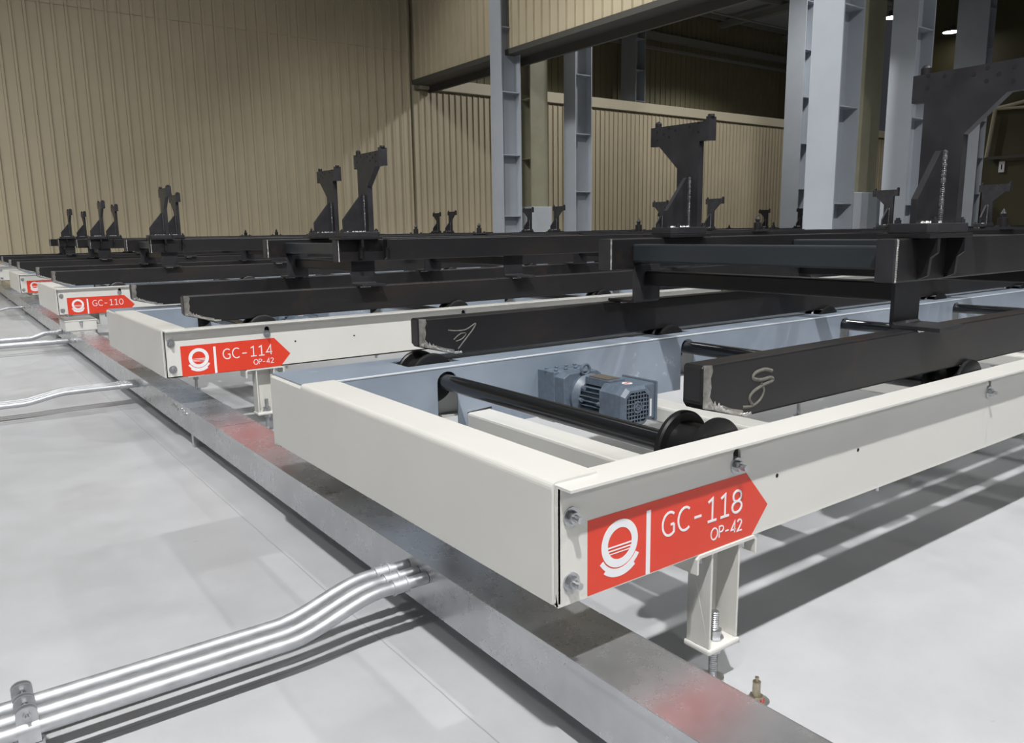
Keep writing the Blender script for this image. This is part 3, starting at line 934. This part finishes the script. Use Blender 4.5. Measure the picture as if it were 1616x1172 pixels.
def pallet(x0, y0, label, fx=(.93, 1.12), fixtures=True, pins=True, scr=None, rs=0.0):
    t = thing('skid_pallet', label, 'pallet', (x0, y0, FZ), 'dark steel skid pallets on the roller beds')
    Lz = -FZ
    R = bpy.data.objects.new('pallet_frame', None)   # keeps local heights measured from the bed top
    bpy.data.objects.remove(R)
    def p(name, key, fn, mats, bevel=0, par=None):
        return part(name, key, fn, mats, par or t, bevel, None if par else (0, 0, Lz))
    UE = 6.2
    for i, (a, b) in enumerate(((.062, .112), (1.126, 1.176))):
        r = p('runner', ('run', i), lambda: runner_mb(a, b), 'mill', .005)
        r.location.x = rs
        p('nose_cap', ('cap', i), lambda: MB().box(-.0008, .001, a+.006, b-.006, .062, .126), 'plate', 0, r)
        p('ground_patch', ('gp', i), lambda: ground_patch(a, -1), 'ground', 0, r)
        p('nose_weld', ('nw', i), lambda: nose_weld(a, -1), 'weld', 0, r)
        if scr is not None:
            part('grinding_scrawl', ('scr', i, scr), lambda: scrawl_mb(a, i), 'scrawl', r)
    for i, (a, b) in enumerate(((.078, .126), (1.046, 1.098))):
        u = p('upper_rail', ('up', i), lambda: MB().box(.715, UE, a, b, .248, .352), 'mill', .004)
        def rw(a=a):
            m = MB(); rnd = random.Random(4)
            for q in range(18):
                m.lathe((.717, a+.001, .252+q*.0056), (-.4, -1, 0), [(-.002, .0042), (rnd.uniform(.0008,.002), .003), (.0022, 0)], 7)
            return m
        p('end_weld', ('rw', i), rw, 'weld', 0, u)
        p('rail_cap', ('ucap', i), lambda: MB().box(.706, .715, a+.001, b-.001, .249, .351), 'plate', .002, u)
    cx = [.815, 1.725, 3.0, 4.3, 5.2]
    for i, x in enumerate(cx):
        p('cross_tube', ('ct', i), lambda: MB().box(x, x+.055, .126, 1.046, .272, .332), 'slate', .006)
        p('lower_cross_tube', ('lct', i), lambda: MB().box(x+.06, x+.11, .128, 1.046, .190, .240), 'mill', .005)
        # bent brackets that carry the rails on the runners
        for nf in (0, 1):
            ya = .128 if nf == 0 else 1.044
            d = -1 if nf == 0 else 1
            def br(ya=ya, d=d, x=x, nf=nf):
                x0_ = x - .020 + (.03 if nf else 0)
                r = .012
                pts = [(ya, .262), (ya, .131+r)] + [(ya + d*(r - r*math.cos(a)), .131+r - r*math.sin(a)) for a in [PI/2*k/4 for k in range(1, 5)]] + [(ya + d*.125, .131), (ya+d*.125, .141), (ya+d*.016, .141), (ya+d*.010, .147), (ya+d*.010, .262)]
                return MB().prism(pts, 'x', x0_, x0_+.125)
            k = p('bent_bracket', ('br', i, nf), br, 'plate', .001)
            if i < 2:
                def fw(ya=ya, d=d, x=x, nf=nf):
                    m = MB(); rnd = random.Random(i+nf)
                    y_ = .061 if nf == 0 else 1.125
                    for q in range(9):
                        m.lathe((x - .020 + (.03 if nf else 0) + .02 + q*.006, y_, .131), (0, -1, .5), [(-.003, .006), (rnd.uniform(.001,.004), .004), (.004, 0)], 7)
                    return m
                p('foot_weld', ('fw', i, nf), fw, 'weld', 0, k)
    def strap():
        m = MB()
        for nf, (a, b) in enumerate(((.078, .126), (1.046, 1.098))):
            m.box(2.25, 5.9, a+.004, b-.004, .352, .358)
        return m
    p('rail_strap', 'strap', strap, 'plate')
    # side plates under the overhanging base plates
    for hx in (0, .135):
        part('hanger_plate', 'hp', lambda: MB().prism([(.078,.351),(.034,.351),(.034,.318),(.050,.305),(.054,.262),(.078,.252)], 'x', .815, .827), 'mill', t, 0, (hx, 0, Lz))
    if fixtures:
        H = bpy.data.objects.new('fixture_group', None)
        bpy.data.objects.remove(H)
        before = set(bpy.data.objects)
        fixture(t, fx[0], False, 0)
        fixture(t, fx[1], True, 0)
        for o in set(bpy.data.objects) - before:
            if o.parent == t:
                o.location.z += Lz
    if pins:
        for (px_, py_) in ((3.9, .1), (3.70, 1.07)):
            f = locating_pin(t, px_, py_)
            f.location.z += Lz
    return t

OFF = [.38, .105, -.012, .0, .05]
NAMES = ['the bed signed GC-118', 'the bed signed GC-114', 'the bed signed GC-110', 'the bed next after GC-110', 'the farthest bed']
pallet(OFF[0], YB[0], 'large dark steel skid pallet in the foreground on ' + NAMES[0], scr=0, rs=.022)
FX = [None, (.865, 1.125), (.83, 1.16), (.84, 1.16), (.87, 1.20)]
FX2 = [None, (.885, .895), (.99, 1.13), (.88, 1.09), (.75, 1.06)]
for i in range(1, 5):
    pallet(OFF[i], YB[i], 'dark steel skid pallet, first along ' + NAMES[i], FX[i])
for i in range(1, 5):
    pallet(OFF[i]+6.54, YB[i], 'second dark steel skid pallet behind the first one on ' + NAMES[i], FX2[i])
for i in (3, 4):
    pallet(OFF[i]+13.08, YB[i], 'third and most distant skid pallet on ' + NAMES[i])

# ------------------------------------------------------------------ wireway (galvanised tray)
t = thing('cable_wireway', 'long galvanised sheet wireway running past the ends of the beds', 'cable tray', (0, 0, FZ))
L = (0, 0, -FZ)
X0, X1, ZT, ZB = .062, .209, -.328, -.436
part('tray_body', None, lambda: MB().box(X0+.002, X1-.002, -4.0, 14.6, ZB, ZT-.004), 'tray', t, 0, L)
part('tray_lid', None, lambda: MB().box(X0, X1, -4.0, 14.6, ZT-.004, ZT).box(X0-.0015, X0+.002, -4.0, 14.6, ZT-.014, ZT+.0012).box(X1-.002, X1+.0015, -4.0, 14.6, ZT-.014, ZT), 'tray', t, .0008, L)
for y in (-.9, 2.08, 4.6, 6.4, 8.8, 11.2):
    part('lid_joint', 'lj', lambda: MB().box(X0-.0018, X0-.0014, 0, .003, ZT-.016, ZT).box(X0, X1, 0, .002, ZT, ZT+.0004), 'trimdark', t, 0, (0, y, L[2]))
for y in (-1.5, 2.46, 6.9, 9.7, 12.1):
    part('tray_foot', 'tf', lambda: MB().box(.066,.205,0,.03,FZ,ZB), 'zinc', t, 0, (0, y, L[2]))
for i in range(7):
    part('joint_screw', 'jscr', lambda: MB().hexn((X0-.004, 0, 0), (X0, 0, 0), .006), 'zinc', t, 0, (0, 2.55+i*.038, L[2]-.357+(i % 3-1)*.004))

# ------------------------------------------------------------------ conduits
def conduit(y, zrun, zin, label, xin=.063, xend=-3.1, bend=(-0.252, -0.038), group=None, r=.0132, coup=True, dy=0.0):
    pts = []
    x = xend
    while x < bend[0] - .03:
        pts.append((x, y, zrun)); x += .25
    for k in range(17):
        u = k/16
        s = u*u*(3-2*u)
        pts.append((bend[0]+(bend[1]-bend[0])*u, y+dy*s, zrun+(zin-zrun)*s))
    pts.append((xin, y+dy, zin))
    t = thing('conduit', label, 'pipe', (0, y, FZ), group)
    Lc = (0, -y, -FZ)
    part('pipe', None, lambda: MB().tube(pts, r, 18), 'conduit', t, 0, Lc)
    if coup:
        xx = -.020
        part('coupling', None, lambda: MB().lathe((xx, y+dy, zin), (1,0,0), [(0,r),(0,r+.004),(.004,r+.004),(.005,r+.0022),(.030,r+.0022),(.031,r+.004),(.036,r+.004),(.036,r)], 20).cyl((xx+.018, y+dy, zin+r+.001), (xx+.018, y+dy, zin+r+.005), .003, 10), 'conduit', t, 0, Lc)
    return t
conduit(0.529, -0.4098, -0.3611, 'nearest galvanised conduit of the foreground trio, entering the wireway side')
conduit(0.569, -0.4098, -0.3611, 'middle galvanised conduit of the foreground trio')
conduit(0.614, -0.4098, -0.3611, 'farthest galvanised conduit of the foreground trio')
conduit(3.508, -0.4098, -0.3776, 'nearest pipe of the conduit trio entering the wireway before the bed signed GC-114', bend=(-0.467, -0.252))
conduit(3.552, -0.4098, -0.3776, 'middle pipe of the conduit trio entering the wireway before the bed signed GC-114', bend=(-0.467, -0.252))
conduit(3.596, -0.4098, -0.3776, 'farthest pipe of the conduit trio entering the wireway before the bed signed GC-114', bend=(-0.467, -0.252))
conduit(6.024, -0.4098, -0.4098, 'straight conduit, lower of the pair near the grey junction box', r=.020)
conduit(6.395, -0.4098, -0.3757, 'bent conduit, upper of the pair near the grey junction box', bend=(-0.174, -0.038), r=.020)
conduit(9.584, -0.4196, -0.3952, 'thin conduit entering the wireway at the far left', bend=(-0.213, -0.067))

# pipe clamps on a strut under the trio
t = thing('strut_rail', 'galvanised strut rail on the floor carrying the three pipe clamps at the lower left', 'support', (-.690, 0.573, FZ))
part('channel', None, lambda: MB().box(-.020,-.017,-.085,.085,0,.059).box(.017,.020,-.085,.085,0,.059).box(-.020,.020,-.085,.085,0,.003).box(-.020,-.009,-.085,.085,.056,.059).box(.009,.020,-.085,.085,.056,.059), 'conduit', t, .0005)
for y, nm in ((0.529, 'nearest'), (0.569, 'middle'), (0.614, 'farthest')):
    t = thing('pipe_clamp', nm + ' galvanised pipe clamp on the foreground conduit trio', 'clamp', (-.690, y, -0.4228))
    part('strap', 'clampstrap', lambda: MB().lathe((-.016,0,.013),(1,0,0),[(0,.0132),(0,.0158),(.032,.0158),(.032,.0132)],24), 'conduit', t, 0)
    def ear():
        return MB().prism([(-.016,.020)]+[(-.016*math.cos(a), .043+.012*math.sin(a)) for a in [PI*k/10 for k in range(11)]]+[(.016,.020)], 'y', -.003, .0)
    part('ear', 'clampear', ear, 'conduit', t, 0, (0, -.004, 0))
    part('ear', 'clampear', ear, 'conduit', t, 0, (0, .006, 0))
    part('strap_leg', 'clampleg', lambda: MB().box(-.016,.016,-.0158,-.0132,-.047+.041,.013), 'conduit', t, 0)
    part('clamp_screw', 'clampscr', lambda: MB().hexn((0,-.013,.042),(0,-.007,.042),.006).cyl((0,-.019,.042),(0,-.013,.042),.003,10), 'zinc', t, 0)

# junction box below the bed signed GC-110
t = thing('junction_box', 'small grey junction box with a latch on the wireway, just below the red GC-110 sign', 'box', (0.143, 6.073, ZT+.001))
part('box_body', None, lambda: MB().box(-.108,.108,-.165,.165,.0,.073), 'cream', t, .003)
part('box_lid', None, lambda: MB().box(-.112,.112,-.170,.170,.073,.083), 'cream', t, .002)
part('latch', None, lambda: MB().box(-.012,.012,-.177,-.165,.052,.076), 'zinc', t, .002)
part('latch_hook', None, lambda: MB().box(-.007,.007,-.180,-.171,.028,.056), 'zinc', t, .002)

# anchor bolt on the floor
t = thing('anchor_bolt', 'brassy anchor bolt standing in the concrete right of the wireway', 'bolt', (.417, -.073, FZ))
part('stud', None, lambda: MB().cyl((0,0,0),(0,0,.043),.0075,16).cyl((0,0,.043),(0,0,.052),.0035,12), 'brass', t)
part('nut', None, lambda: MB().hexn((0,0,.003),(0,0,.015),.014), 'brass', t, .001)
part('washer', None, lambda: MB().cyl((.006,.0,0),(.006,.0,.003),.021,24), 'zinc', t)
part('red_mark', None, lambda: MB().box(-.004,.006,-.0135,-.0122,.003,.012), 'redpaint', t)
